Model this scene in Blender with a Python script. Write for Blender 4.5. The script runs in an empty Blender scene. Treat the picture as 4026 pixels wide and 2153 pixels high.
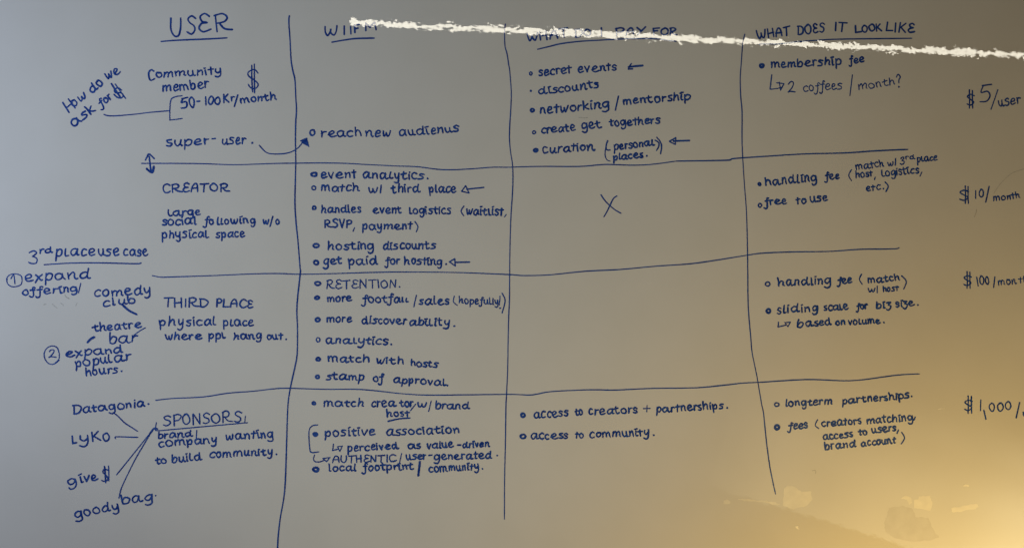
import bpy, math, random
from mathutils import Vector

# ------------------------------------------------------------------ camera, world, lamps, exposure
S = 2.4 / 4026.0                       # metres on the board per photograph pixel
D = 2.2                                # camera to board
sc = bpy.context.scene
COL = sc.collection

cam_d = bpy.data.cameras.new("camera")
cam = bpy.data.objects.new("camera", cam_d)
COL.objects.link(cam)
cam.location = (0, -D, 0)
cam.rotation_euler = (math.radians(90), 0, 0)
cam_d.sensor_width = 36.0
cam_d.lens = 36.0 * D / 2.4
cam_d.clip_end = 100
sc.camera = cam

world = bpy.data.worlds.new("World")
sc.world = world
world.use_nodes = True
world.node_tree.nodes["Background"].inputs[0].default_value = (0.9, 0.85, 0.8, 1)
world.node_tree.nodes["Background"].inputs[1].default_value = 0.002

sc.view_settings.view_transform = 'Standard'
sc.view_settings.look = 'None'
sc.view_settings.exposure = 0.07
sc.view_settings.gamma = 1.0
sc.view_settings.use_curve_mapping = False


def lamp(name, loc, col, watts, radius):
    l = bpy.data.lights.new(name, 'POINT')
    m = max(col)
    l.color = [c / m for c in col]
    l.energy = watts * m
    l.shadow_soft_size = radius
    o = bpy.data.objects.new(name, l)
    o.location = loc
    COL.objects.link(o)
    return o


def area(name, a, b, thick, dist, col, radiance, off=0.0):
    """A straight strip lamp `dist` in front of the board, whose mirror image runs between board points a and b."""
    k = (D + dist) / D
    ax, az, bx, bz = a[0] * k, a[1] * k, b[0] * k, b[1] * k
    l = bpy.data.lights.new(name, 'AREA')
    l.shape = 'RECTANGLE'
    ln = math.hypot(bx - ax, bz - az)
    l.size = ln
    l.size_y = thick * k
    m = max(col)
    l.color = [c / m for c in col]
    l.energy = math.pi * ln * thick * k * radiance * m
    o = bpy.data.objects.new(name, l)
    o.location = ((ax + bx) / 2, -dist, (az + bz) / 2)
    # an area lamp shines along -Z: turn it to +Y, then tilt it in the plane of the board
    o.rotation_mode = 'XYZ'
    o.rotation_euler = (math.radians(90), -math.atan2(bz - az, bx - ax), 0)
    COL.objects.link(o)
    return o


def P2(px, py):
    return ((px - 2013.0) * S, (1076.5 - py) * S)


def spot(name, loc, aim, half, col, watts, radius):
    l = bpy.data.lights.new(name, 'SPOT')
    m = max(col)
    l.color = [c / m for c in col]
    l.energy = watts * m
    l.shadow_soft_size = radius
    l.spot_size = 2 * half
    l.spot_blend = 1.0
    o = bpy.data.objects.new(name, l)
    o.location = loc
    d = Vector(aim) - Vector(loc)
    o.rotation_euler = d.to_track_quat('-Z', 'Y').to_euler()
    COL.objects.link(o)
    return o


def graded(o, stops_u, stops_v):
    """Uneven glow across an area lamp: brightness follows the two axes of its panel."""
    l = o.data
    l.use_nodes = True
    nt = l.node_tree
    em = nt.nodes["Emission"]
    geo = nt.nodes.new("ShaderNodeNewGeometry")
    sep = nt.nodes.new("ShaderNodeSeparateXYZ")
    nt.links.new(geo.outputs["Parametric"], sep.inputs[0])
    outs = []
    for axis, st in (("X", stops_u), ("Y", stops_v)):
        r = nt.nodes.new("ShaderNodeValToRGB")
        r.color_ramp.interpolation = 'EASE'
        e = r.color_ramp.elements
        while len(e) < len(st):
            e.new(0.5)
        for k, (p, v) in enumerate(st):
            e[k].position = p
            e[k].color = (v, v, v, 1)
        nt.links.new(sep.outputs[axis], r.inputs[0])
        outs.append(r.outputs[0])
    mul = nt.nodes.new("ShaderNodeMath")
    mul.operation = 'MULTIPLY'
    nt.links.new(outs[0], mul.inputs[0])
    nt.links.new(outs[1], mul.inputs[1])
    nt.links.new(mul.outputs[0], em.inputs["Strength"])


spot("window_lamp", (-2.256, -1.291, 0.294), (-0.85, 0, 0.02), 0.85, (0.96, 1.115, 1.36), 60, 0.20)
lamp("desk_lamp", (1.094, -0.714, -1.127), (0.60, 0.372, 0.086), 56, 0.06)
spot("centre_fill_spot", (-0.334, -2.503, -1.828), (-0.171, 0, 0.183), 0.386, (0.87, 0.93, 0.78), 56, 0.10)  # unseen spot added to lift the brightness mid-board
area("ceiling_strip_lamp", P2(1382, 88), P2(4700, 250), 0.0120, 5.0, (1.0, 0.94, 0.78), 16.0)
graded(area("glow_panel", P2(2878, 1618), P2(4550, 2136), 0.36, 4.0, (1.0, 0.90, 0.56), 5.0),  # unseen graded panel, added to give the warm glow at bottom right
       [(0.0, 0.05), (0.18, 0.24), (0.5, 0.42), (0.8, 1.4)], [(0.0, 1.0), (0.35, 0.8), (0.7, 0.32), (1.0, 0.0)])

# ------------------------------------------------------------------ materials


def ripple(nt, bsdf, socket="Normal"):
    """The faint orange-peel of the enamel: only the mirror reflections show it."""
    tc = nt.nodes.new("ShaderNodeTexCoord")
    mp = nt.nodes.new("ShaderNodeMapping")
    mp.inputs["Scale"].default_value = (42, 42, 36)
    n = nt.nodes.new("ShaderNodeTexNoise")
    n.inputs["Scale"].default_value = 1.0
    n.inputs["Detail"].default_value = 2.0
    n.inputs["Roughness"].default_value = 0.5
    b = nt.nodes.new("ShaderNodeBump")
    b.inputs["Strength"].default_value = 1.0
    b.inputs["Distance"].default_value = RIPPLE
    nt.links.new(tc.outputs["Object"], mp.inputs["Vector"])
    nt.links.new(mp.outputs[0], n.inputs["Vector"])
    nt.links.new(n.outputs["Fac"], b.inputs["Height"])
    nt.links.new(b.outputs[0], bsdf.inputs[socket])
    return tc


RIPPLE = 0.000076


def mat(name, col, rough, col2=None, scale=(60, 60, 60), detail=2.0, lo=0.35, hi=0.65):
    m = bpy.data.materials.new(name)
    m.use_nodes = True
    nt = m.node_tree
    b = nt.nodes["Principled BSDF"]
    b.inputs["Base Color"].default_value = (*col, 1)
    b.inputs["Roughness"].default_value = rough
    tc = ripple(nt, b)
    if col2:
        mp = nt.nodes.new("ShaderNodeMapping")
        mp.inputs["Scale"].default_value = scale
        n = nt.nodes.new("ShaderNodeTexNoise")
        n.inputs["Scale"].default_value = 1.0
        n.inputs["Detail"].default_value = detail
        r = nt.nodes.new("ShaderNodeMapRange")
        r.inputs["From Min"].default_value = lo
        r.inputs["From Max"].default_value = hi
        x = nt.nodes.new("ShaderNodeMix")
        x.data_type = 'RGBA'
        x.inputs["A"].default_value = (*col, 1)
        x.inputs["B"].default_value = (*col2, 1)
        nt.links.new(tc.outputs["Object"], mp.inputs["Vector"])
        nt.links.new(mp.outputs[0], n.inputs["Vector"])
        nt.links.new(n.outputs["Fac"], r.inputs["Value"])
        nt.links.new(r.outputs[0], x.inputs["Factor"])
        nt.links.new(x.outputs["Result"], b.inputs["Base Color"])
    return m


M_BOARD = mat("white_enamel", (0.72, 0.72, 0.72), 0.012, (0.70, 0.70, 0.695), (7, 7, 7), 6.0)
M_INK = mat("blue_marker_ink", (0.011, 0.044, 0.27), 0.012, (0.030, 0.088, 0.37), (60, 60, 60), 3.0, 0.38, 0.62)
M_INK.node_tree.nodes["Principled BSDF"].inputs["Specular IOR Level"].default_value = 0.38
M_THIN = mat("worn_marker_ink", (0.040, 0.055, 0.15), 0.04, (0.09, 0.11, 0.22), (120, 120, 120), 2.0)
M_GHOST = mat("half_wiped_ink", (0.40, 0.40, 0.40), 0.012, (0.60, 0.60, 0.59), (200, 200, 200), 2.0)
M_PALE = mat("pale_painted_reflection", (0.86, 0.85, 0.80), 0.03, (0.78, 0.775, 0.74), (40, 40, 40), 3.0)  # warm reflections on the enamel, painted as paler colour
M_DULL = mat("dull_painted_reflection", (0.61, 0.60, 0.585), 0.03, (0.66, 0.655, 0.645), (40, 40, 40), 3.0)  # duller area of the reflection, put into the colour
M_FLECK = mat("white_fleck", (0.95, 0.94, 0.90), 0.3)  # near-white flecks, one of them a painted glint

# ------------------------------------------------------------------ board
ROOT = bpy.data.objects.new("whiteboard", None)
COL.objects.link(ROOT)
ROOT["label"] = "glossy whiteboard covered in blue marker handwriting, ruled into a hand-drawn table"
ROOT["category"] = "whiteboard"


def link(name, verts, faces, m, parent, label=None):
    me = bpy.data.meshes.new(name)
    me.from_pydata(verts, [], faces)
    me.materials.append(m)
    o = bpy.data.objects.new(name, me)
    COL.objects.link(o)
    o.parent = parent
    if label:
        o["label"] = label
    return o


def make_panel():
    hx, hz, t, r = 2.6, 1.55, 0.018, 0.003
    v, f = [], []
    for (y, d) in ((0, r), (r, 0), (t, 0)):
        v += [(-hx + d, y, -hz + d), (hx - d, y, -hz + d), (hx - d, y, hz - d), (-hx + d, y, hz - d)]
    f.append((0, 1, 2, 3))
    for k in (0, 4):
        for i in range(4):
            j = (i + 1) % 4
            f.append((k + j, k + i, k + 4 + i, k + 4 + j))
    f.append((11, 10, 9, 8))
    link("panel", v, f, M_BOARD, ROOT)


make_panel()

# ------------------------------------------------------------------ pen strokes
rnd = random.Random(7)


def smooth(pts, n=6):
    if len(pts) < 3:
        return list(pts)
    out = []
    P = [pts[0]] + list(pts) + [pts[-1]]
    for i in range(1, len(P) - 2):
        p0, p1, p2, p3 = P[i - 1], P[i], P[i + 1], P[i + 2]
        for k in range(n):
            t = k / n
            t2, t3 = t * t, t * t * t
            out.append(tuple(0.5 * (2 * p1[c] + (p2[c] - p0[c]) * t + (2 * p0[c] - 5 * p1[c] + 4 * p2[c] - p3[c]) * t2
                                    + (3 * p1[c] - p0[c] - 3 * p2[c] + p3[c]) * t3) for c in (0, 1)))
    out.append(tuple(pts[-1]))
    return out


class Ink:
    """Collects pen strokes (photograph pixels) into one mesh lying on the board."""

    def __init__(self):
        self.v, self.f, self.h, self.base = [], [], 0.0002, 0.0002

    def poly(self, pts):
        b = len(self.v)
        self.h += 4e-7
        for (x, y) in pts:
            X, Z = P2(x, y)
            self.v.append((X, -self.h, Z))
        self.f.append(tuple(range(b, b + len(pts))))

    def stroke(self, pts, wd, sm=True, taper=True):
        q = smooth(pts) if sm else list(pts)
        # drop repeats
        r = [q[0]]
        for p in q[1:]:
            if math.hypot(p[0] - r[-1][0], p[1] - r[-1][1]) > 0.3:
                r.append(p)
        if len(r) == 1:
            r.append((r[0][0] + 0.6, r[0][1]))
        n = len(r)
        w0 = wd * 0.5 * rnd.uniform(0.92, 1.08)
        ph, fr = rnd.uniform(0, 6.3), rnd.uniform(0.15, 0.35)
        L, R, W = [], [], []
        for i, p in enumerate(r):
            a, c = r[max(0, i - 1)], r[min(n - 1, i + 1)]
            dx, dy = c[0] - a[0], c[1] - a[1]
            l = math.hypot(dx, dy) or 1.0
            w = w0 * (1 + 0.10 * math.sin(ph + fr * i))
            if taper and i == n - 1 and n > 4:
                w *= 0.8
            nx, ny = -dy / l * w, dx / l * w
            L.append((p[0] + nx, p[1] + ny))
            R.append((p[0] - nx, p[1] - ny))
            W.append(w)
        b = len(self.v)
        for i in range(n):
            self.h += 3e-7
            for (x, y) in (L[i], R[i]):
                X, Z = P2(x, y)
                self.v.append((X, -self.h, Z))
        for i in range(n - 1):
            k = b + 2 * i
            self.f.append((k, k + 1, k + 3, k + 2))
        # round ends
        for (p, nb, w) in ((r[0], r[1], W[0]), (r[-1], r[-2], W[-1])):
            ang = math.atan2(p[1] - nb[1], p[0] - nb[0])
            self.poly([(p[0] + w * math.cos(ang + t), p[1] + w * math.sin(ang + t))
                       for t in [math.radians(d) for d in (-90, -60, -30, 0, 30, 60, 90)]])
        return self

    def ring(self, cx, cy, rx, ry, wd, rot=0.0):
        pts = []
        a0 = rnd.uniform(0, 6.3)
        for k in range(11):
            a = a0 + 6.9 * k / 10
            j = rnd.uniform(0.93, 1.07)
            x, y = rx * j * math.cos(a), ry * j * math.sin(a)
            pts.append((cx + x * math.cos(rot) - y * math.sin(rot), cy + x * math.sin(rot) + y * math.cos(rot)))
        return self.stroke(pts, wd)

    def dot(self, cx, cy, r):
        self.poly([(cx + r * rnd.uniform(0.9, 1.1) * math.cos(a), cy + r * rnd.uniform(0.9, 1.1) * math.sin(a))
                   for a in [k * math.pi / 6 for k in range(12)]])
        return self

    def word(self, s, x0, y0, x1, y1, h, wd):
        self.h = self.base + rnd.uniform(0, 2e-5)
        lay(self, s, x0, y0, x1, y1, h, wd)
        return self


GL = {}


def G(ch, adv, *strokes):
    GL[ch] = (adv, [[tuple(float(c) for c in p.split(",")) for p in s.split()] for s in strokes])


G('a', 86, "72,84 44,100 12,76 5,36 28,2 55,20 70,62", "72,97 70,40 78,5 96,8")
G('b', 72, "10,165 8,80 10,4", "9,40 35,95 68,70 62,15 35,-2 10,10")
G('c', 62, "62,85 40,100 10,70 8,25 32,0 64,12")
G('d', 90, "68,78 42,98 10,70 6,30 30,0 58,22 70,62", "74,160 71,60 76,7 98,8")
G('e', 72, "8,44 45,50 64,74 42,100 13,75 6,35 30,0 74,16")
G('f', 58, "68,140 52,160 40,130 38,30 32,-42 8,-62 -14,-38", "8,84 62,92")
G('g', 78, "68,84 42,100 10,75 8,35 32,8 58,30 68,72", "70,97 70,20 66,-48 38,-78 4,-56")
G('h', 72, "10,160 8,80 8,2", "9,52 35,95 58,80 62,30 68,2")
G('i', 24, "10,95 9,40 13,3 24,6", "6,128 24,134")
G('k', 66, "10,160 9,80 9,2", "58,95 14,46", "22,52 42,20 68,2")
G('l', 32, "10,150 8,60 14,8 34,8")
G('m', 112, "8,95 9,50 8,2", "9,60 32,98 50,75 52,2", "53,60 76,98 98,75 100,25 108,2")
G('n', 70, "8,95 9,50 8,2", "9,60 32,97 56,78 58,25 66,2")
G('o', 70, "38,98 10,78 6,35 30,0 60,15 66,60 45,98 28,92")
G('p', 72, "10,97 9,20 6,-72", "9,58 36,98 66,75 60,22 34,2 9,18")
G('r', 48, "8,95 9,50 8,2", "9,52 24,86 52,90")
G('s', 56, "56,84 32,100 10,80 20,58 48,42 50,14 28,0 2,12")
G('t', 52, "24,138 21,60 27,8 50,8", "0,88 54,94")
G('u', 76, "8,95 8,40 25,2 48,12 60,52", "61,95 61,40 67,4 82,8")
G('v', 62, "5,95 17,50 31,3", "31,3 45,45 62,97")
G('w', 98, "5,95 12,40 26,3 42,30 48,72", "48,72 54,25 68,3 84,35 94,97")
G('x', 68, "4,92 26,60 50,5 68,8", "66,95 32,45 2,-40")
G('y', 72, "8,95 10,50 26,20 46,30 60,60", "63,97 62,20 56,-45 32,-74 2,-54")
G('z', 62, "6,95 58,95", "58,95 28,52", "28,52 60,28 54,-28 24,-56 -4,-38")
G('A', 90, "6,0 16,90 46,158 76,125 84,0", "12,66 82,72")
G('C', 88, "86,138 54,164 17,130 8,60 30,5 68,2 94,24")
G('D', 90, "12,158 12,4", "4,158 55,155 90,100 75,30 40,2 6,4")
G('E', 78, "74,142 45,164 17,140 28,100 62,86", "62,86 22,74 8,35 35,0 86,22")
G('F', 70, "14,0 12,150", "8,152 78,162", "13,85 60,92")
G('H', 88, "12,160 10,0", "76,160 80,0", "10,74 80,84")
G('I', 14, "8,160 8,0")
G('K', 78, "12,160 10,0", "72,160 14,74", "24,84 82,0")
G('L', 76, "10,160 8,4", "8,4 78,12")
G('M', 98, "6,0 14,155", "14,155 48,60", "48,60 86,160", "86,160 95,0")
G('N', 86, "10,0 12,155", "12,155 76,5", "76,5 82,160")
G('O', 86, "45,152 10,110 12,40 45,3 80,40 82,110 55,155 32,146")
G('P', 78, "12,155 10,0", "6,148 50,164 80,130 60,80 12,72")
G('R', 96, "12,158 10,0", "6,150 50,166 78,130 58,88 14,78", "30,80 58,24 108,6")
G('S', 78, "80,140 50,164 18,140 25,105 62,75 70,30 40,0 6,20")
G('T', 86, "45,157 42,0", "0,156 92,164")
G('U', 84, "10,160 8,60 30,5 62,10 78,70 82,160")
G('V', 74, "5,160 35,2", "35,2 74,160")
G('W', 112, "5,160 12,70 30,5 50,50 56,104", "56,104 64,40 84,5 104,70 112,160")
G('Y', 76, "5,160 38,88", "80,165 16,0")
G('0', 68, "38,158 10,115 8,45 34,2 62,45 64,115 42,158 28,150")
G('1', 16, "10,160 8,0")
G('2', 76, "8,122 30,160 60,140 52,85 6,6", "6,6 30,16 84,4")
G('3', 66, "6,138 40,162 62,135 30,92", "30,92 66,60 54,10 20,0 -4,20")
G('5', 74, "22,150 14,92 50,102 70,60 50,10 2,2", "20,154 84,162")
G('|', 16, "9,140 7,-6")
G('/', 48, "2,-18 46,160")
G('-', 46, "0,50 46,54")
G('.', 12, "3,4 7,5")
G(',', 18, "14,14 2,-30")
G('?', 60, "5,128 30,165 58,132 34,92 30,52", "26,8 34,10", "30,14 28,4")


ALT = {}


def H(ch, adv, *strokes):
    G("alt", adv, *strokes)
    ALT.setdefault(ch, []).append(GL.pop("alt"))


H('a', 96, "80,82 42,100 8,62 20,6 50,14 74,76", "77,94 74,30 84,4 112,14")
H('a', 84, "64,78 36,98 6,66 10,14 40,2 62,40 70,92 72,30 88,2")
H('e', 80, "4,40 40,50 66,78 40,102 12,70 14,25 45,0 90,22")
H('e', 66, "10,52 50,60 54,92 26,98 6,50 22,2 70,20")
H('i', 28, "10,92 10,35 18,2 36,8", "-2,122 30,132")
H('i', 20, "8,90 10,2", "6,124 16,128")
H('l', 38, "8,122 8,40 16,4 44,10")
H('t', 60, "22,130 20,40 34,2 64,14", "-6,80 52,94")
H('t', 46, "26,128 22,4", "-2,86 52,90")
H('n', 78, "6,92 12,50 10,0", "12,46 38,100 60,82 60,30 72,0 86,8")
H('n', 64, "4,90 10,40 8,0", "10,62 40,92 54,60 58,2")
H('s', 62, "62,92 30,99 14,74 52,44 44,8 -4,4")
H('s', 52, "48,96 12,84 18,58 50,38 40,2 4,10")
H('h', 78, "8,168 12,80 6,0", "10,40 40,92 62,70 60,20 78,4")
H('c', 62, "56,90 26,97 6,50 24,4 64,16")
H('r', 50, "6,90 10,40 8,0", "10,55 30,92 56,82")
H('o', 66, "52,92 18,96 4,44 30,0 62,34 52,90 30,84")
H('o', 74, "30,98 4,60 20,4 60,8 68,62 36,100")
H('d', 98, "70,80 40,96 8,60 24,4 58,24 74,72", "80,150 72,70 82,4 108,14")
H('m', 116, "6,92 10,40 8,0", "10,60 36,98 52,70 54,4", "54,60 82,96 100,70 100,22 116,4")
H('u', 72, "6,92 10,30 34,2 56,46", "58,92 58,36 68,2 84,10")
H('w', 92, "4,90 18,8 40,30 46,66", "46,66 58,6 78,20 88,96")
H('p', 70, "8,92 12,20 8,-68", "10,50 40,96 62,66 48,8 10,20")
H('g', 74, "64,80 34,98 6,66 18,10 50,24 64,72", "66,92 70,10 58,-56 26,-72 8,-44")


def lay(ink, s, x0, y0, x1, y1, h, wd):
    cap = s.upper() == s
    k = h / (160.0 if cap else 100.0)
    pen, strokes = 0.0, []
    for ch in s:
        if ch == ' ':
            pen += 45
            continue
        adv, gs = rnd.choice([GL[ch]] + ALT.get(ch, []))
        sx, sy = rnd.uniform(0.88, 1.12), rnd.uniform(0.90, 1.09)
        sh, dy = (rnd.uniform(-0.04, 0.05) if cap else rnd.uniform(-0.07, 0.09)), rnd.uniform(-7, 7)
        for g in gs:
            q = []
            for (x, y) in g:
                if ch.islower() and ch != 'i':  # short ascenders, short tails
                    y = 100 + (y - 100) * 0.68 if y > 100 else (y * 0.88 if y < 0 else y)
                x += rnd.uniform(-4.0, 4.0)
                y += rnd.uniform(-4.0, 4.0)
                q.append((pen + x * sx + sh * y, y * sy + dy))
            strokes.append(q)
        pen += adv * sx + 21 + rnd.uniform(-4, 4)
    xs = [p[0] for q in strokes for p in q]
    a, b = min(xs), max(xs)
    ln = math.hypot(x1 - x0, y1 - y0)
    fx = (ln - wd) / max(1.0, b - a) if len(s) > 1 or b - a > 25 else k
    ux, uy = (x1 - x0) / ln, (y1 - y0) / ln
    for q in strokes:
        r = []
        for (x, y) in q:
            t = (x - a) * fx + wd * 0.5
            v = y * k
            r.append((x0 + ux * t + uy * v, y0 + uy * t - ux * v))
        ink.stroke(r, wd)


# ------------------------------------------------------------------ parts of the board
PEN = 6.8


def build(name, ink, parent, label=None, m=None):
    return link(name, ink.v, ink.f, m or M_INK, parent, label)


def zm(ox, oy, k, pts):
    return [(ox + x * k, oy + y * k) for (x, y) in pts]


K1, K4, K5 = 0.3992, 0.4013, 0.3991


def note(name, label, words, subs=(), pen=PEN, m=None):
    """One written entry: its words are one mesh, its bullet, arrow, underline ... are sub-parts.
    words: (text, x0, y0, x1, y1, height[, pen]); subs: (name, function drawing into an Ink[, material])"""
    rows = [[]]
    for w in words:
        if rows[-1] and w[1] < rows[-1][-1][1]:    # starts left of the word before: a new line of text
            rows.append([])
        rows[-1].append(w)
    o = None
    for row in rows:
        i = Ink()
        for w in row:
            i.word(*w[:6], w[6] if len(w) > 6 else pen)
        if o is None:
            o = build(name, i, ROOT, label, m)
        else:
            build("text_line", i, o, None, m)
    for s in subs:
        j = Ink()
        j.h = 0.00028
        s[1](j)
        build(s[0], j, o, None, s[2] if len(s) > 2 else m)
    return o


def bullet(cx, cy, rx, ry=None, wd=5.5):
    wd = wd + 1.6 if wd >= 6 else wd + 0.6
    return ("bullet", lambda i: i.ring(cx, cy, rx - wd * 0.5, (ry or rx) - wd * 0.5, wd))


def full(cx, cy, r):
    return ("bullet", lambda i: i.dot(cx, cy, r))


def line(name, pts, wd=5.5):
    return (name, lambda i: i.stroke(pts, wd))


def lines(name, *ss):
    def fn(i):
        for (pts, wd) in ss:
            i.stroke(pts, wd)
    return (name, fn)


def stop(x, y, r=4.2):
    return ("full_stop", lambda i: i.dot(x, y, r))


def mark(name, label, ss, m=None, h=None):
    i = Ink()
    if h:
        i.h = h
    for (pts, wd) in ss:
        i.stroke(pts, wd)
    return build(name, i, ROOT, label, m)


# ---- the ruled table
V1 = zm(1000, 0, K1, [(345, 160), (340, 220), (352, 400), (362, 590), (380, 700), (400, 790), (408, 950), (415, 1080), (408, 1200), (405, 1378)]) \
    + zm(1000, 550, K1, [(408, 230), (400, 600), (410, 800), (430, 1000), (450, 1250)]) \
    + zm(1000, 1050, K1, [(452, 60), (420, 380), (425, 600), (422, 850), (400, 980), (355, 1190), (330, 1378)]) \
    + zm(1000, 1600, K4, [(315, 400), (305, 700), (290, 880), (255, 1080), (235, 1250), (228, 1378), (218, 1560), (205, 1800)])
mark("column_line", "thick line right of the user column, running off the bottom", [(V1, 6.0)], h=0.00030)
V2 = zm(1000, 0, K1, [(2472, 240), (2465, 330), (2468, 450), (2490, 540), (2505, 640)]) \
    + zm(2000, 0, K1, [(10, 700), (25, 900), (22, 1050), (10, 1250), (8, 1378)]) \
    + zm(2000, 550, K1, [(20, 130), (38, 250), (42, 400), (35, 560), (20, 800), (12, 1100), (9, 1378)]) \
    + zm(2000, 1050, K1, [(8, 300), (0, 500)]) + zm(1000, 1050, K1, [(2500, 700), (2495, 1000), (2485, 1230), (2478, 1378)]) \
    + zm(1000, 1600, K4, [(2460, 350), (2452, 700), (2450, 1095)])
mark("column_line", "line left of the what do I pay for column", [(V2, 4.8)], h=0.00031)
V3 = zm(2000, 0, K1, [(2325, 340), (2305, 430), (2292, 600), (2280, 770), (2285, 950), (2298, 1100), (2298, 1378)]) \
    + zm(2000, 550, K1, [(2305, 180), (2320, 420), (2342, 720), (2352, 1100), (2355, 1378)]) \
    + zm(2000, 1050, K1, [(2360, 400), (2385, 700), (2399, 850), (2440, 1050), (2490, 1340)]) \
    + zm(3000, 1600, 0.4012, [(5, 60), (35, 350), (70, 600), (122, 848)])
mark("column_line", "slanting line left of the what does it look like column", [(V3, 4.8)], h=0.00032)
H1 = zm(0, 550, K1, [(1395, 232), (1700, 232), (2000, 235), (2200, 243), (2350, 245)]) \
    + zm(1000, 550, K1, [(0, 240), (200, 233), (400, 230), (700, 228), (900, 232), (1100, 243), (1400, 258), (1600, 265), (1800, 290), (1950, 295), (2150, 285), (2350, 270)]) \
    + zm(2000, 550, K1, [(0, 270), (300, 262), (700, 262), (950, 243), (1200, 250), (1400, 243), (1650, 210), (2000, 205), (2170, 200), (2200, 188), (2300, 178)]) \
    + zm(3000, 550, K5, [(0, 165), (400, 140), (800, 130), (1100, 110), (1425, 95)])
mark("row_line", "wavy line above the creator row", [(H1[:-9], 4.4), (H1[-10:], 5.4)], h=0.00034)
H2 = zm(0, 550, K1, [(1500, 1335), (1580, 1350), (1700, 1348), (2100, 1335)]) \
    + zm(1000, 550, K1, [(0, 1318), (250, 1315), (450, 1322), (800, 1315), (1200, 1303), (1500, 1300), (2000, 1305)]) \
    + zm(2000, 550, K1, [(0, 1325), (150, 1335), (400, 1328), (750, 1293), (1100, 1275), (1450, 1243), (1800, 1218), (2100, 1175), (2350, 1135)]) \
    + zm(3000, 550, K5, [(0, 1115), (300, 1103), (650, 1098), (950, 1078), (1200, 1075), (1310, 1072), (1340, 1062)])
mark("row_line", "line above the third place row", [(H2, 4.6)], h=0.00036)
H3 = zm(0, 1050, K1, [(1535, 1308), (1700, 1290), (2000, 1275), (2250, 1238)]) \
    + zm(1000, 1050, K1, [(0, 1218), (200, 1195), (350, 1190), (700, 1200), (1000, 1200), (1200, 1215), (1450, 1243), (1700, 1257), (2050, 1255), (2505, 1250)]) \
    + zm(2000, 1050, K1, [(200, 1257), (290, 1245), (430, 1222), (800, 1205), (1050, 1208), (1400, 1192), (1850, 1185), (2150, 1157), (2300, 1140)]) \
    + zm(3000, 1050, K5, [(0, 1130), (430, 1105), (800, 1117), (1000, 1105), (1250, 1070), (1400, 1055), (1540, 1050)])
mark("row_line", "line above the sponsors row", [(H3, 4.4)], h=0.00038)

# ---- headings
note("heading", "large underlined heading USER",
     [("U", 669, 143, 716, 142, 78, 7.5), ("S", 732, 134, 774, 133, 72, 7.5), ("E", 780, 131, 834, 129, 68, 7.5), ("R", 842, 124, 918, 120, 62, 7.5)],
     [line("underline", [(634, 164), (700, 159), (800, 155), (893, 150)], 6.5)])
note("heading", "underlined heading WIIFM, its end under the glare",
     [("W", 1277, 143, 1331, 139, 36), ("I", 1350, 136, 1359, 136, 32), ("I", 1375, 134, 1383, 134, 30), ("F", 1392, 129, 1418, 127, 28), ("M", 1435, 122, 1482, 119, 28)], [line("underline", zm(1000, 0, K1, [(765, 418), (880, 398), (1000, 382), (1180, 378)]), 6.5)])
note("heading", "underlined heading WHAT DO I PAY FOR, partly under the glare",
     [("WHAT", 2072, 163, 2238, 146, 32), ("DO", 2258, 147, 2326, 140, 28), ("I", 2361, 141, 2368, 141, 28), ("PAY", 2419, 142, 2543, 134, 29), ("FOR", 2565, 138, 2666, 138, 29)],
     [line("underline", zm(2000, 0, K1, [(285, 488), (400, 460), (520, 432), (700, 410), (900, 398), (1150, 385), (1400, 382), (1520, 392), (1650, 410)]), 5.5)])
note("heading", "underlined heading WHAT DOES IT LOOK LIKE",
     [("WHAT", 2974, 154, 3112, 137, 34), ("DOES", 3134, 137, 3247, 128, 35), ("IT", 3280, 122, 3330, 127, 34), ("LOOK", 3361, 130, 3469, 122, 29), ("LIKE", 3481, 122, 3599, 132, 35)],
     [line("underline", zm(3000, 0, K5, [(-38, 440), (0, 435), (160, 435), (300, 418), (450, 405), (700, 390), (1000, 385), (1300, 382), (1465, 380)]), 5.0)])
note("row_heading", "row heading CREATOR", [("CREATOR", 639, 757, 907, 752, 33)])
note("row_heading", "row heading THIRD PLACE", [("THIRD", 643, 1207, 822, 1205, 34), ("PLACE", 848, 1205, 998, 1209, 30)])
note("row_heading", "row heading SPONSORS standing in a half box", [("SPONSORS", 640, 1675, 955, 1657, 40, 6)],
     [line("underline", zm(0, 1600, K4, [(1532, 150), (1525, 205), (1540, 228), (1700, 215), (2000, 188), (2398, 152), (2398, 148), (2405, 85)]), 4.6)])
note("side_heading", "underlined side heading 3rd place use case",
     [("3", 110, 1034, 148, 1034, 48, 5.5), ("rd", 154, 996, 210, 991, 17), ("place", 216, 1006, 376, 1003, 27), ("use", 385, 1006, 471, 1003, 26), ("case", 483, 1005, 585, 1007, 26)],
     [line("underline", zm(0, 550, K1, [(435, 1228), (700, 1212), (1000, 1210), (1340, 1218), (1390, 1208)]), 5.0)])

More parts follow.
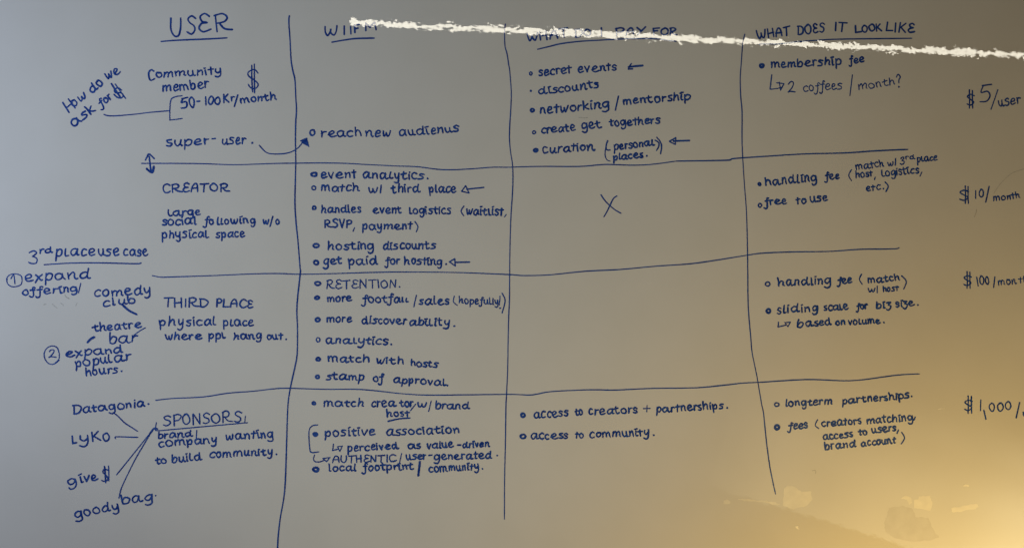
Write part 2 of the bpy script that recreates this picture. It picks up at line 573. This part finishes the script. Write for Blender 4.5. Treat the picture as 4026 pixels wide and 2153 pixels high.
# ---- user column
note("margin_note", "slanted margin note How do we ask for dollars",
     [("H", 268, 443, 300, 421, 44), ("ow", 288, 424, 345, 381, 23), ("do", 360, 368, 407, 328, 24, 8), ("we", 419, 313, 478, 284, 25),
      ("ask", 288, 501, 380, 434, 26, 7.5), ("for", 390, 428, 445, 386, 22)],
     [lines("dollar_sign", (zm(0, 0, K1, [(1098, 826), (1145, 900), (1192, 968)]), 7), (zm(0, 0, K1, [(1135, 830), (1185, 900), (1238, 972)]), 5),
            (zm(0, 0, K1, [(1198, 890), (1165, 868), (1128, 882), (1140, 915), (1185, 915), (1212, 935), (1200, 965), (1160, 962), (1122, 930)]), 6)),
      line("connector", zm(0, 0, K1, [(1025, 1128), (1060, 1140), (1140, 1142), (1340, 1125), (1480, 1108), (1665, 1092)]), 4.8)])
note("row_entry", "entry Community member",
     [("C", 583, 317, 612, 315, 37), ("ommunity", 612, 306, 871, 290, 21), ("member", 638, 361, 825, 345, 24)],
     [lines("dollar_sign", ([(1014, 288), (1000, 274), (977, 284), (978, 300), (1000, 316), (1015, 332), (1005, 348), (986, 346), (976, 332)], 6),
            ([(990, 258), (990, 310), (993, 362)], 5.5), ([(1000, 253), (1000, 310), (1001, 366)], 5.5))])
note("row_entry", "bracketed price 50-100Kr/month",
     [("50", 709, 428, 769, 421, 41, 7), ("-", 773, 412, 790, 410, 40), ("100", 806, 413, 868, 411, 32, 7), ("K", 877, 403, 903, 402, 32), ("r", 907, 400, 928, 398, 20),
      ("/", 918, 414, 940, 413, 40), ("month", 944, 408, 1090, 390, 20)],
     [line("bracket", zm(0, 0, K1, [(1795, 945), (1740, 952), (1690, 975), (1675, 1040), (1673, 1170), (1685, 1182), (1795, 1168)]), 5.2)])
note("row_entry", "entry super-user with a curved arrow",
     [("super", 651, 575, 825, 566, 25), ("-", 832, 562, 852, 560, 40), ("user", 872, 570, 972, 566, 25)],
     [stop(992, 562, 4.5),
      ("arrow", lambda i: (i.stroke(zm(1000, 550, K1, [(50, 55), (90, 100), (130, 130), (200, 140), (300, 135), (380, 112), (440, 70), (485, 10)]), 4.8),
                           i.poly([(1206, 543), (1180, 553), (1192, 566), (1214, 577)]), i.stroke([(1206, 544), (1182, 554)], 5), i.stroke([(1206, 544), (1214, 576)], 4)))])
note("row_entry", "entry large social following w/o physical space",
     [("large", 659, 849, 792, 845, 19), ("social", 635, 886, 776, 881, 22), ("fo", 795, 882, 842, 882, 20), ("llowing", 852, 882, 1006, 877, 20), ("w", 1032, 882, 1060, 882, 18), ("/", 1058, 886, 1078, 885, 32), ("o", 1082, 881, 1101, 880, 18),
      ("physical", 635, 935, 824, 933, 22), ("space", 846, 934, 966, 932, 21)])
note("up_down_arrow", "thick double-headed arrow across the creator row line", [],
     [lines("arrow_head", (zm(0, 550, K1, [(1432, 200), (1450, 165), (1465, 142), (1490, 155), (1520, 186)]), 6.5), (zm(0, 550, K1, [(1446, 285), (1470, 308), (1490, 320), (1505, 312), (1515, 262)]), 9)),
      line("arrow_shaft", zm(0, 550, K1, [(1470, 165), (1478, 240), (1487, 315)]), 8)])
note("margin_note", "margin note expand offering with a ringed one",
     [("expand", 98, 1106, 359, 1092, 27), ("offering", 86, 1160, 306, 1146, 20), ("/", 306, 1147, 322, 1146, 34, 5)],
     [("ringed_number", lambda i: (i.ring(58, 1102, 31, 26, 4.6), i.stroke([(43, 1095), (54, 1080), (59, 1115)], 5)))])
note("margin_note", "margin note comedy club with a thick dash below it",
     [("comedy", 371, 1168, 593, 1153, 25), ("club", 405, 1204, 533, 1188, 22)], [line("dash", zm(0, 1050, K1, [(1212, 375), (1270, 425), (1348, 465)]), 8)])
note("margin_note", "margin note theatre bar",
     [("theatre", 361, 1304, 561, 1286, 22), ("bar", 429, 1350, 546, 1343, 28)],
     [line("dash", zm(0, 1050, K1, [(1320, 668), (1380, 625), (1432, 595)]), 5), line("dash", zm(0, 1050, K1, [(862, 738), (895, 705), (930, 687)]), 9.5)])
note("margin_note", "margin note expand popular hours with a ringed two",
     [("expand", 257, 1402, 487, 1385, 21), ("popular", 295, 1442, 521, 1415, 24), ("hours", 337, 1478, 467, 1463, 22)],
     [stop(478, 1458), ("ringed_number", lambda i: (i.ring(204, 1394, 31, 36, 5), i.word("2", 190, 1405, 224, 1404, 29, 5)))])
note("row_entry", "entry physical place where ppl hang out",
     [("physical", 623, 1280, 852, 1278, 24), ("place", 876, 1281, 1000, 1281, 22), ("where", 647, 1335, 798, 1333, 20, 7), ("ppl", 818, 1331, 890, 1328, 20, 7), ("hang", 916, 1334, 1030, 1330, 20), ("out", 1048, 1335, 1116, 1332, 18, 7)],
     [stop(1125, 1333)])
note("margin_note", "margin note ending in gonia with a slanting line below", [("Datagonia", 286, 1626, 573, 1595, 21)],
     [stop(584, 1587), line("connector", zm(0, 1600, K4, [(1110, 50), (1160, 90), (1220, 150), (1280, 190), (1350, 235)]), 4.6)])
note("margin_note", "short margin name ending in KO with a dash", [("L", 283, 1742, 304, 1740, 28), ("y", 309, 1738, 350, 1737, 27), ("K", 362, 1733, 399, 1727, 36), ("o", 403, 1731, 433, 1730, 28)],
     [line("dash", zm(0, 1600, K4, [(1132, 305), (1135, 288), (1250, 290), (1350, 293)]), 5)])
note("margin_note", "margin note give dollars", [("g", 265, 1908, 304, 1904, 27), ("ive", 311, 1897, 389, 1883, 23)],
     [lines("dollar_sign", ([(424, 1846), (410, 1843), (405, 1855), (420, 1870), (424, 1884), (410, 1890), (399, 1886)], 6), ([(411, 1832), (414, 1862), (416, 1896)], 6), ([(427, 1830), (428, 1860), (428, 1889)], 5))])
note("margin_note", "margin note goody bag along a long arrow", [("goody", 293, 2036, 469, 1999, 24), ("bag", 477, 1981, 604, 1964, 24)],
     [stop(612, 1946, 3.5)])
mark("forked_arrow", "long forked line from give and goody bag to the sponsors box",
     [(zm(0, 1600, K4, [(1500, 215), (1320, 440), (1142, 660)]), 4.8),
      (zm(0, 1600, K4, [(1500, 215), (1430, 330), (1330, 500), (1240, 680), (1190, 790), (1165, 890)]), 4.8), (zm(0, 1600, K4, [(1502, 212), (1520, 205), (1542, 212)]), 7), (zm(0, 1600, K4, [(1500, 215), (1475, 250)]), 8)], h=0.00033)
note("row_entry", "entry brand / company wanting to build community",
     [("brand", 620, 1724, 762, 1713, 18), ("/", 768, 1724, 781, 1722, 31, 5), ("company", 622, 1756, 855, 1739, 21), ("wanting", 887, 1729, 1076, 1717, 22),
      ("to", 610, 1822, 656, 1818, 18), ("build", 674, 1817, 797, 1805, 22), ("community", 823, 1798, 1074, 1786, 20)], [stop(1087, 1784)])

# ---- second column
note("bullet_note", "bullet line reach new audiences", [("reach", 1261, 538, 1423, 536, 23), ("new", 1435, 537, 1539, 535, 22), ("audien", 1569, 534, 1745, 525, 23), ("us", 1748, 523, 1808, 518, 22)], [bullet(1228, 522, 13, 15, 6)])
note("bullet_note", "bullet line event analytics", [("event", 1261, 701, 1403, 699, 24), ("analytics", 1425, 701, 1671, 706, 23)], [bullet(1235, 686, 15, 12, 8), stop(1681, 702)])
ARH = lambda a, b, c, d, e: lines("arrow", ([a, b], 5.2), ([b, c], 5.2), ([c, a], 5.2), ([d, e], 6))
note("bullet_note", "bullet line match w/ third place with a hollow arrow", [("match", 1261, 752, 1417, 752, 22), ("w|", 1447, 757, 1502, 757, 21), ("third", 1535, 758, 1656, 756, 22), ("place", 1684, 757, 1796, 756, 23)],
     [bullet(1234, 739, 10.5, 10, 5), ARH((1815, 752), (1831, 730), (1844, 759), (1835, 744), (1902, 737))])
note("bullet_note", "bullet line handles event logistics (waitlist, RSVP, payment)",
     [("handles", 1261, 836, 1421, 836, 21), ("event", 1463, 838, 1581, 838, 21), ("logistics", 1607, 840, 1775, 841, 21), ("waitlist", 1832, 844, 1982, 846, 23),
      ("RSVP", 1275, 896, 1387, 893, 30), ("payment", 1423, 903, 1625, 901, 21)],
     [bullet(1235, 817, 10, 10, 6), line("parenthesis", [(1824, 810), (1813, 830), (1824, 849)], 5), line("comma", [(1990, 844), (1983, 853)], 5),
      line("comma", [(1394, 895), (1388, 909)], 5), line("parenthesis", [(1631, 871), (1643, 890), (1637, 911)], 5)])
note("bullet_note", "bullet line hosting discounts", [("hosting", 1287, 981, 1471, 981, 22), ("discounts", 1505, 981, 1717, 978, 22)], [bullet(1243, 965, 15, 11, 6.5)])
note("bullet_note", "bullet line get paid for hosting with a hollow arrow", [("get", 1267, 1040, 1347, 1037, 23), ("paid", 1367, 1041, 1489, 1038, 23), ("for", 1509, 1040, 1576, 1036, 20), ("hosting", 1587, 1039, 1740, 1040, 21)],
     [bullet(1243, 1032, 13, 12, 6.5), stop(1754, 1038), ARH((1767, 1029), (1788, 1017), (1790, 1045), (1793, 1031), (1846, 1030))])
note("bullet_note", "bullet line RETENTION", [("RETENTION", 1283, 1135, 1559, 1131, 33, 5.2)], [bullet(1249, 1114, 15, 11, 6.5), stop(1571, 1127, 3.6)])
note("bullet_note", "bullet line more footfall/sales (hopefully!)",
     [("more", 1285, 1185, 1387, 1183, 20), ("footfa", 1417, 1190, 1577, 1187, 21), ("ll", 1578, 1187, 1609, 1186, 13), ("/", 1624, 1201, 1642, 1200, 44, 5), ("sales", 1645, 1197, 1768, 1196, 21), ("hopefully", 1802, 1192, 1960, 1196, 19, 5.6)],
     [bullet(1247, 1170, 12, 10, 7), line("parenthesis", [(1786, 1164), (1783, 1186), (1798, 1200)], 5), lines("exclamation_mark", ([(1966, 1164), (1963, 1198)], 5), ([(1964, 1211), (1969, 1210)], 5)),
      line("parenthesis", [(1974, 1152), (1986, 1182), (1974, 1230)], 5)])
note("bullet_note", "bullet line more discoverability", [("more", 1283, 1266, 1387, 1265, 19), ("discover", 1421, 1271, 1602, 1274, 21), ("ability", 1609, 1278, 1770, 1279, 21)], [bullet(1249, 1256, 13.5, 11, 7.5), stop(1786, 1281)])
note("bullet_note", "bullet line analytics", [("analytics", 1279, 1349, 1529, 1354, 21)], [bullet(1251, 1335, 10, 11, 5), stop(1538, 1353)])
note("bullet_note", "bullet line match with hosts", [("match", 1287, 1421, 1453, 1424, 20), ("with", 1479, 1428, 1589, 1431, 20), ("hosts", 1613, 1437, 1725, 1444, 20)], [bullet(1251, 1411, 11.5, 10, 6.5)])
note("bullet_note", "bullet line stamp of approval", [("stamp", 1279, 1490, 1433, 1494, 20), ("of", 1465, 1497, 1511, 1499, 21), ("approval", 1545, 1503, 1757, 1515, 20)], [bullet(1248, 1480, 11, 10, 7), stop(1759, 1514)])
note("bullet_note", "bullet line match creator, w/brand with host written below it",
     [("match", 1271, 1597, 1433, 1596, 21), ("crea", 1459, 1597, 1562, 1597, 22), ("tor", 1568, 1597, 1627, 1598, 21), ("w", 1640, 1600, 1680, 1600, 17), ("/", 1683, 1612, 1700, 1611, 34, 5), ("brand", 1711, 1607, 1850, 1605, 20), ("host", 1518, 1638, 1613, 1634, 19)],
     [bullet(1234, 1584, 9.5, 9.5, 6.5), line("caret", [(1635, 1587), (1624, 1600), (1614, 1613)], 5.5), line("underline", zm(1000, 1600, K4, [(1312, 136), (1420, 112), (1525, 104)]), 7.5)])
BR = zm(1000, 1600, K4, [(620, 172), (570, 180), (540, 215), (535, 280), (543, 400), (560, 440), (632, 435)])
TRI = lambda p: [(p[i], p[(i + 1) % 3]) for i in range(3)]
A1 = TRI(zm(1000, 1600, K4, [(815, 385), (862, 378), (838, 430)]))
A2 = TRI(zm(1000, 1600, K4, [(672, 500), (740, 490), (708, 530)]))
note("bullet_note", "bracketed bullet line positive association, perceived as value-driven",
     [("positive", 1275, 1714, 1479, 1709, 23), ("association", 1518, 1711, 1807, 1700, 22), ("perceived", 1365, 1773, 1572, 1763, 20), ("as", 1602, 1763, 1656, 1761, 18), ("value", 1678, 1763, 1787, 1757, 20), ("-", 1797, 1759, 1815, 1758, 34), ("driven", 1817, 1758, 1929, 1755, 17)],
     [bullet(1240, 1706, 12, 10, 8), line("bracket", BR, 5),
      lines("arrow", (zm(1000, 1600, K4, [(775, 360), (770, 400), (766, 425)]), 5), (zm(1000, 1600, K4, [(768, 422), (820, 408)]), 5), *[(s, 4.4) for s in A1])])
note("bullet_note", "line AUTHENTIC/user-generated with a hooked arrow",
     [("AUTHENTIC", 1305, 1818, 1562, 1813, 28, 5.8), ("/", 1568, 1818, 1584, 1817, 38, 5), ("user", 1594, 1806, 1678, 1804, 21), ("-", 1684, 1801, 1702, 1800, 34), ("generated", 1704, 1806, 1937, 1801, 21)],
     [stop(1955, 1789, 3.6), lines("arrow", (zm(1000, 1600, K4, [(590, 465), (580, 505), (595, 530), (640, 533), (690, 515)]), 5), *[(s, 4.4) for s in A2])])
note("bullet_note", "bullet line local footprint / community", [("local", 1291, 1851, 1403, 1849, 20), ("footprint", 1419, 1850, 1630, 1843, 20), ("/", 1640, 1863, 1658, 1862, 46, 9), ("community", 1684, 1855, 1885, 1843, 20)],
     [("bullet", lambda i: i.ring(1242, 1844, 10, 7.5, 9.5)), stop(1897, 1841, 3.6)])

# ---- third column
note("bullet_note", "bullet line secret events with a heavy arrow", [("secret", 2116, 300, 2251, 287, 23), ("events", 2271, 286, 2427, 277, 22)],
     [bullet(2087, 290, 7.5, 9, 5), lines("arrow", (zm(2000, 0, K1, [(1318, 648), (1240, 655), (1178, 662)]), 7.5), (zm(2000, 0, K1, [(1208, 630), (1190, 655), (1178, 680)]), 6.5), (zm(2000, 0, K1, [(1178, 682), (1220, 681)]), 6))])
note("bullet_note", "bullet line discounts with a small solid dot", [("discounts", 2116, 372, 2355, 345, 21)], [full(2087, 358, 5)])
note("bullet_note", "bullet line networking / mentorship", [("networking", 2122, 448, 2398, 424, 24, 7), ("/", 2416, 427, 2440, 424, 46, 5.5), ("mentorship", 2449, 412, 2718, 391, 21)], [bullet(2093, 434, 11, 10, 7)])
note("bullet_note", "bullet line create get togethers", [("create", 2128, 524, 2265, 514, 21), ("get", 2285, 508, 2369, 503, 23, 7.2), ("togethers", 2393, 498, 2599, 485, 21)], [bullet(2100, 521, 8.5, 8.5, 5)])
note("bullet_note", "bullet line curation (personal places) with an arrow", [("curation", 2132, 603, 2343, 589, 23, 7), ("personal", 2411, 592, 2577, 571, 20), ("places", 2409, 630, 2531, 620, 19, 7)],
     [bullet(2106, 591, 11.5, 10, 8), stop(2543, 613), line("parenthesis", [(2389, 554), (2383, 574), (2386, 589), (2399, 590)], 6),
      line("parenthesis", [(2381, 582), (2379, 610), (2386, 628), (2399, 634)], 4.5), line("parenthesis", [(2582, 540), (2596, 558), (2601, 576), (2597, 606)], 6), line("parenthesis", [(2576, 552), (2590, 562), (2589, 578), (2581, 592)], 5.5),
      lines("arrow", ([(2657, 542), (2632, 556)], 5.5), ([(2632, 557), (2655, 568)], 5.5), ([(2657, 542), (2655, 568)], 5), ([(2648, 555), (2710, 553)], 6.5))])
mark("cross_mark", "large X in the empty creator cell",
     [(zm(2000, 550, K1, [(910, 543), (950, 600), (995, 645), (1050, 690), (1105, 722)]), 5.2), (zm(2000, 550, K1, [(1065, 552), (1030, 580), (995, 650), (965, 710), (938, 757)]), 5.2)])
note("bullet_note", "bullet line access to creators + partnerships",
     [("access", 2098, 1643, 2237, 1633, 23), ("to", 2259, 1631, 2293, 1628, 20), ("creators", 2313, 1629, 2508, 1621, 21), ("partnerships", 2578, 1621, 2847, 1605, 21)],
     [bullet(2056, 1631, 11.5, 11.5, 7.5), lines("plus_sign", ([(2530, 1605), (2556, 1604)], 4.8), ([(2544, 1592), (2543, 1617)], 4.8)), stop(2859, 1602)])
note("bullet_note", "bullet line access to community", [("access", 2086, 1726, 2235, 1721, 21), ("to", 2261, 1722, 2297, 1719, 20), ("community", 2317, 1719, 2554, 1710, 21)], [bullet(2056, 1714, 14, 12, 7), stop(2570, 1709)])

# ---- fourth column
note("bullet_note", "bullet line membership fee", [("membership", 3030, 267, 3309, 255, 22), ("fee", 3334, 251, 3401, 244, 20)], [bullet(2995, 259, 12, 11, 8.5)])
note("sub_note", "thin pen line 2 coffees /month? behind a hooked arrow",
     [("2", 3096, 365, 3129, 364, 40, 4.6), ("coffees", 3158, 360, 3313, 352, 23, 4.6), ("/", 3338, 368, 3364, 364, 66, 4.6), ("month", 3375, 354, 3520, 334, 21, 4.6), ("?", 3526, 345, 3546, 343, 52, 5)],
     [lines("arrow", (zm(3000, 0, K5, [(86, 740), (75, 830), (68, 882)]), 4.6), (zm(3000, 0, K5, [(70, 882), (130, 876), (185, 862)]), 4.6), (zm(3000, 0, K5, [(135, 818), (205, 826)]), 4.6), (zm(3000, 0, K5, [(205, 828), (172, 890)]), 4.6), (zm(3000, 0, K5, [(160, 812), (172, 890)]), 4.6))])
note("bullet_note", "bullet line handling fee (match w/ 3rd place host, logistics, etc.)",
     [("handling", 3008, 731, 3213, 711, 23), ("fee", 3238, 709, 3303, 703, 20), ("match", 3363, 668, 3477, 654, 19, 5.6), ("w|", 3489, 653, 3527, 648, 18, 5.4), ("3", 3537, 648, 3558, 647, 27, 5.4), ("rd", 3559, 627, 3600, 624, 11, 5), ("place", 3604, 637, 3688, 629, 17, 5.6),
      ("host", 3363, 699, 3433, 692, 18, 5.8), ("logistics", 3465, 694, 3616, 680, 20, 5.8), ("etc", 3405, 752, 3466, 745, 19, 5.8)],
     [bullet(2986, 724, 8.5, 8.5, 6), line("parenthesis", [(3347, 668), (3337, 690), (3348, 711)], 4.6), line("comma", [(3441, 697), (3438, 706)], 5), line("comma", [(3624, 677), (3617, 693)], 5), stop(3473, 742, 3.6), line("parenthesis", [(3480, 716), (3492, 732), (3483, 754)], 5)])
note("bullet_note", "bullet line free to use", [("free", 3000, 809, 3096, 801, 21), ("to", 3128, 804, 3172, 800, 20), ("use", 3184, 796, 3257, 789, 21)], [bullet(2988, 807, 9, 10, 5)])
note("bullet_note", "bullet line handling fee (match w/ host)",
     [("handling", 3056, 1126, 3269, 1115, 22), ("fee", 3287, 1117, 3353, 1112, 19), ("match", 3411, 1114, 3540, 1101, 18), ("w|", 3411, 1148, 3452, 1147, 16, 5.8), ("host", 3471, 1147, 3536, 1141, 16, 5.8)],
     [bullet(3018, 1116, 12, 11, 5.5), line("parenthesis", [(3387, 1078), (3379, 1098), (3390, 1117)], 5), line("parenthesis", [(3545, 1084), (3563, 1106), (3553, 1136)], 5)])
note("bullet_note", "bullet line sliding scale for biz size, based on volume",
     [("sliding", 3052, 1232, 3219, 1222, 22), ("scale", 3237, 1221, 3339, 1216, 20), ("for", 3362, 1217, 3415, 1212, 18), ("biz", 3443, 1213, 3506, 1209, 19), ("size", 3519, 1206, 3599, 1201, 19),
      ("b", 3132, 1287, 3162, 1286, 22), ("ased", 3166, 1284, 3272, 1276, 20), ("on", 3283, 1277, 3325, 1274, 17), ("volume", 3333, 1275, 3465, 1270, 17)],
     [bullet(3021, 1222, 12, 12, 7), stop(3609, 1198, 3.8), stop(3475, 1267, 3.8),
      lines("arrow", (zm(3000, 1050, K5, [(152, 540), (150, 565), (147, 588)]), 5), (zm(3000, 1050, K5, [(148, 588), (220, 570)]), 5), *[(s, 4.6) for s in TRI(zm(3000, 1050, K5, [(215, 545), (270, 540), (245, 585)]))])])
note("bullet_note", "bullet line longterm partnerships", [("longterm", 3088, 1596, 3274, 1587, 18), ("partnerships", 3309, 1588, 3577, 1563, 19)], [bullet(3054, 1589, 11.5, 10, 5.5), stop(3584, 1557, 3.8)])
note("bullet_note", "bullet line fees (creators matching, access to users, brand account)",
     [("fees", 3092, 1687, 3177, 1681, 21), ("creators", 3229, 1676, 3388, 1665, 20), ("matching", 3407, 1665, 3592, 1651, 20), ("access", 3235, 1728, 3355, 1715, 18), ("to", 3373, 1710, 3411, 1706, 17), ("users", 3425, 1701, 3526, 1692, 19),
      ("brand", 3241, 1766, 3369, 1754, 20), ("account", 3385, 1753, 3526, 1739, 18)],
     [bullet(3055, 1678, 13.5, 13, 9), line("parenthesis", [(3214, 1649), (3205, 1670), (3219, 1683)], 5), line("comma", [(3598, 1638), (3593, 1650)], 5), line("comma", [(3532, 1689), (3527, 1702)], 5), line("parenthesis", [(3545, 1698), (3556, 1720), (3543, 1744)], 5)])

# ---- prices at the edge


def dollar(cx, top, bot, w, b1, b2, wd=5.2):
    h = bot - top
    return lines("dollar_sign", ([(cx + w * .5, top + h * .12), (cx, top), (cx - w * .45, top + h * .2), (cx, top + h * .48), (cx + w * .45, top + h * .72), (cx, bot), (cx - w * .5, bot - h * .12)], wd),
                 ([(b1, top - h * .42), (b1 + 1, (top + bot) / 2), (b1, bot + h * .3)], wd), ([(b2, top - h * .36), (b2, (top + bot) / 2), (b2 + 1, bot + h * .3)], wd))


note("price_note", "price $5/user", [("5", 3850, 405, 3902, 404, 64, 5.4), ("/", 3893, 425, 3934, 420, 68, 5.4), ("user", 3926, 421, 4018, 406, 25, 5.6)], [dollar(3816, 372, 414, 28, 3811, 3823)], pen=5.4)
note("price_note", "price $10/month", [("1", 3833, 781, 3841, 781, 34, 5.6), ("0", 3848, 775, 3869, 774, 32, 5.6), ("/", 3872, 788, 3899, 784, 48, 5.6), ("month", 3904, 791, 4012, 778, 17, 5.4)], [dollar(3790, 748, 788, 34, 3795, 3806, 5.6)])
note("price_note", "price $100/month", [("100", 3842, 1122, 3891, 1115, 33, 5.6), ("/", 3903, 1125, 3920, 1122, 35, 5.6), ("mon", 3924, 1122, 4000, 1114, 19, 5.2), ("th", 4003, 1113, 4050, 1108, 19, 5.2)], [dollar(3804, 1084, 1122, 30, 3802, 3813, 5.6)])
note("price_note", "price $1,000/ running out of the frame",
     [("1", 3852, 1612, 3860, 1612, 42, 5.6), ("0", 3887, 1616, 3911, 1616, 36, 5.6), ("0", 3920, 1615, 3946, 1615, 36, 5.6), ("0", 3951, 1611, 3976, 1611, 36, 5.6), ("/", 3992, 1636, 4016, 1634, 56, 5.6), ("m", 4021, 1634, 4060, 1630, 18, 5.6)],
     [line("comma", [(3868, 1612), (3876, 1646)], 5.6), dollar(3807, 1572, 1612, 30, 3806, 3819, 5.6)])

# ------------------------------------------------------------------ wear: half-wiped ink, scratches; painted reflection patches and glint
GH = lambda label, ss: mark("smear", label, ss, M_GHOST, h=0.00015)
GH("faint grey arc beside the ten dollar price", [(zm(3000, 550, K5, [(2575, 285), (2450, 330), (2340, 430), (2275, 525)]), 1.5)])
GH("faint grey tick below the ten dollar price", [(zm(3000, 550, K5, [(2105, 685), (2095, 725), (2082, 760)]), 2.4)])
GH("faint grey dash below the networking line", [(zm(2000, 0, K1, [(690, 1158), (740, 1162), (778, 1160)]), 2.4)])
GH("faint grey hook below the brand account line", [(zm(3000, 1600, 0.4012, [(482, 620), (515, 618), (514, 648)]), 2.6)])
GH("half-wiped strokes below offering", [(zm(0, 1050, K1, [(432, 368), (452, 360)]), 4), (zm(0, 1050, K1, [(515, 362), (540, 385), (562, 402)]), 2.6), (zm(0, 1050, K1, [(598, 352), (625, 375)]), 3), (zm(0, 1050, K1, [(640, 270), (655, 295), (680, 308)]), 4), (zm(0, 1050, K1, [(745, 380), (760, 350)]), 2)])


def patch(name, label, pts, m, h):
    # an irregular flat patch: the outline gets extra ragged points
    q = []
    n = len(pts)
    ext = max(p[0] for p in pts) - min(p[0] for p in pts)
    for i in range(n):
        a, b = pts[i], pts[(i + 1) % n]
        for k in range(5):
            t = k / 5
            j = min(3.0, ext * 0.03) if k else 0
            q.append((a[0] + (b[0] - a[0]) * t + rnd.uniform(-j, j), a[1] + (b[1] - a[1]) * t + rnd.uniform(-j, j)))
    i = Ink()
    i.h = h
    i.poly(q)
    # thickness: a skirt down to the board
    o = build(name, i, ROOT, label, m)
    return o


ZR = lambda pts: zm(3000, 1600, 0.4012, pts)  # patches below: reflections laid on the board as painted colour
patch("reflection_patch", "dull patch of painted reflection low on the board", ZR([(1215, 1060), (1185, 1130), (1200, 1215), (1290, 1280), (1480, 1315), (1650, 1300), (1725, 1270), (1680, 1210), (1620, 1080), (1490, 1070), (1470, 1000), (1370, 960), (1230, 985)]), M_DULL, 0.00010)
patch("reflection_patch", "pale square patch of painted reflection", ZR([(1525, 870), (1635, 865), (1660, 940), (1640, 1012), (1530, 990), (1520, 940)]), M_PALE, 0.00013)
patch("reflection_patch", "narrow pale patch of painted reflection beside the square one", ZR([(1480, 905), (1520, 900), (1530, 990), (1480, 985)]), M_PALE, 0.00014)
patch("reflection_patch", "small pale spot of painted reflection", ZR([(1350, 890), (1400, 865), (1445, 880), (1460, 930), (1435, 955), (1410, 905)]), M_PALE, 0.00015)
patch("reflection_patch", "pale patch of painted reflection right of the dull one", ZR([(1850, 985), (1990, 960), (2080, 945), (2120, 970), (2060, 1000), (1860, 1030)]), M_PALE, 0.00016)
patch("reflection_patch", "broad pale patch of painted reflection below the end of the slanting line", ZR([(205, 800), (245, 762), (300, 775), (380, 830), (470, 822), (485, 890), (430, 960), (300, 1000), (190, 960)]), M_PALE, 0.00011)
patch("reflection_patch", "pale strip of painted reflection left of the broad patch", zm(2000, 1600, K4, [(2235, 905), (2300, 893), (2400, 905), (2500, 912), (2600, 925), (2660, 950), (2590, 955), (2480, 925), (2330, 915)]), M_PALE, 0.00012)
patch("reflection_patch", "small pale blob of painted reflection at the strip's end", zm(2000, 1600, K4, [(2105, 915), (2140, 900), (2175, 925), (2160, 945), (2105, 948)]), M_PALE, 0.00012)
patch("fleck", "white chip below the broad pale patch", ZR([(312, 1165), (345, 1160), (340, 1180), (358, 1195), (330, 1185)]), M_FLECK, 0.0002)
patch("fleck", "white chip near the lower corner", ZR([(1955, 770), (1985, 752), (2020, 765), (2018, 775), (1975, 772)]), M_FLECK, 0.0002)
patch("fleck", "painted white glint left of the thousand dollar price", ZR([(1710, 18), (1740, 8), (1782, 10), (1745, 16), (1715, 22)]), M_FLECK, 0.0002)  # glint off a bump, painted near-white
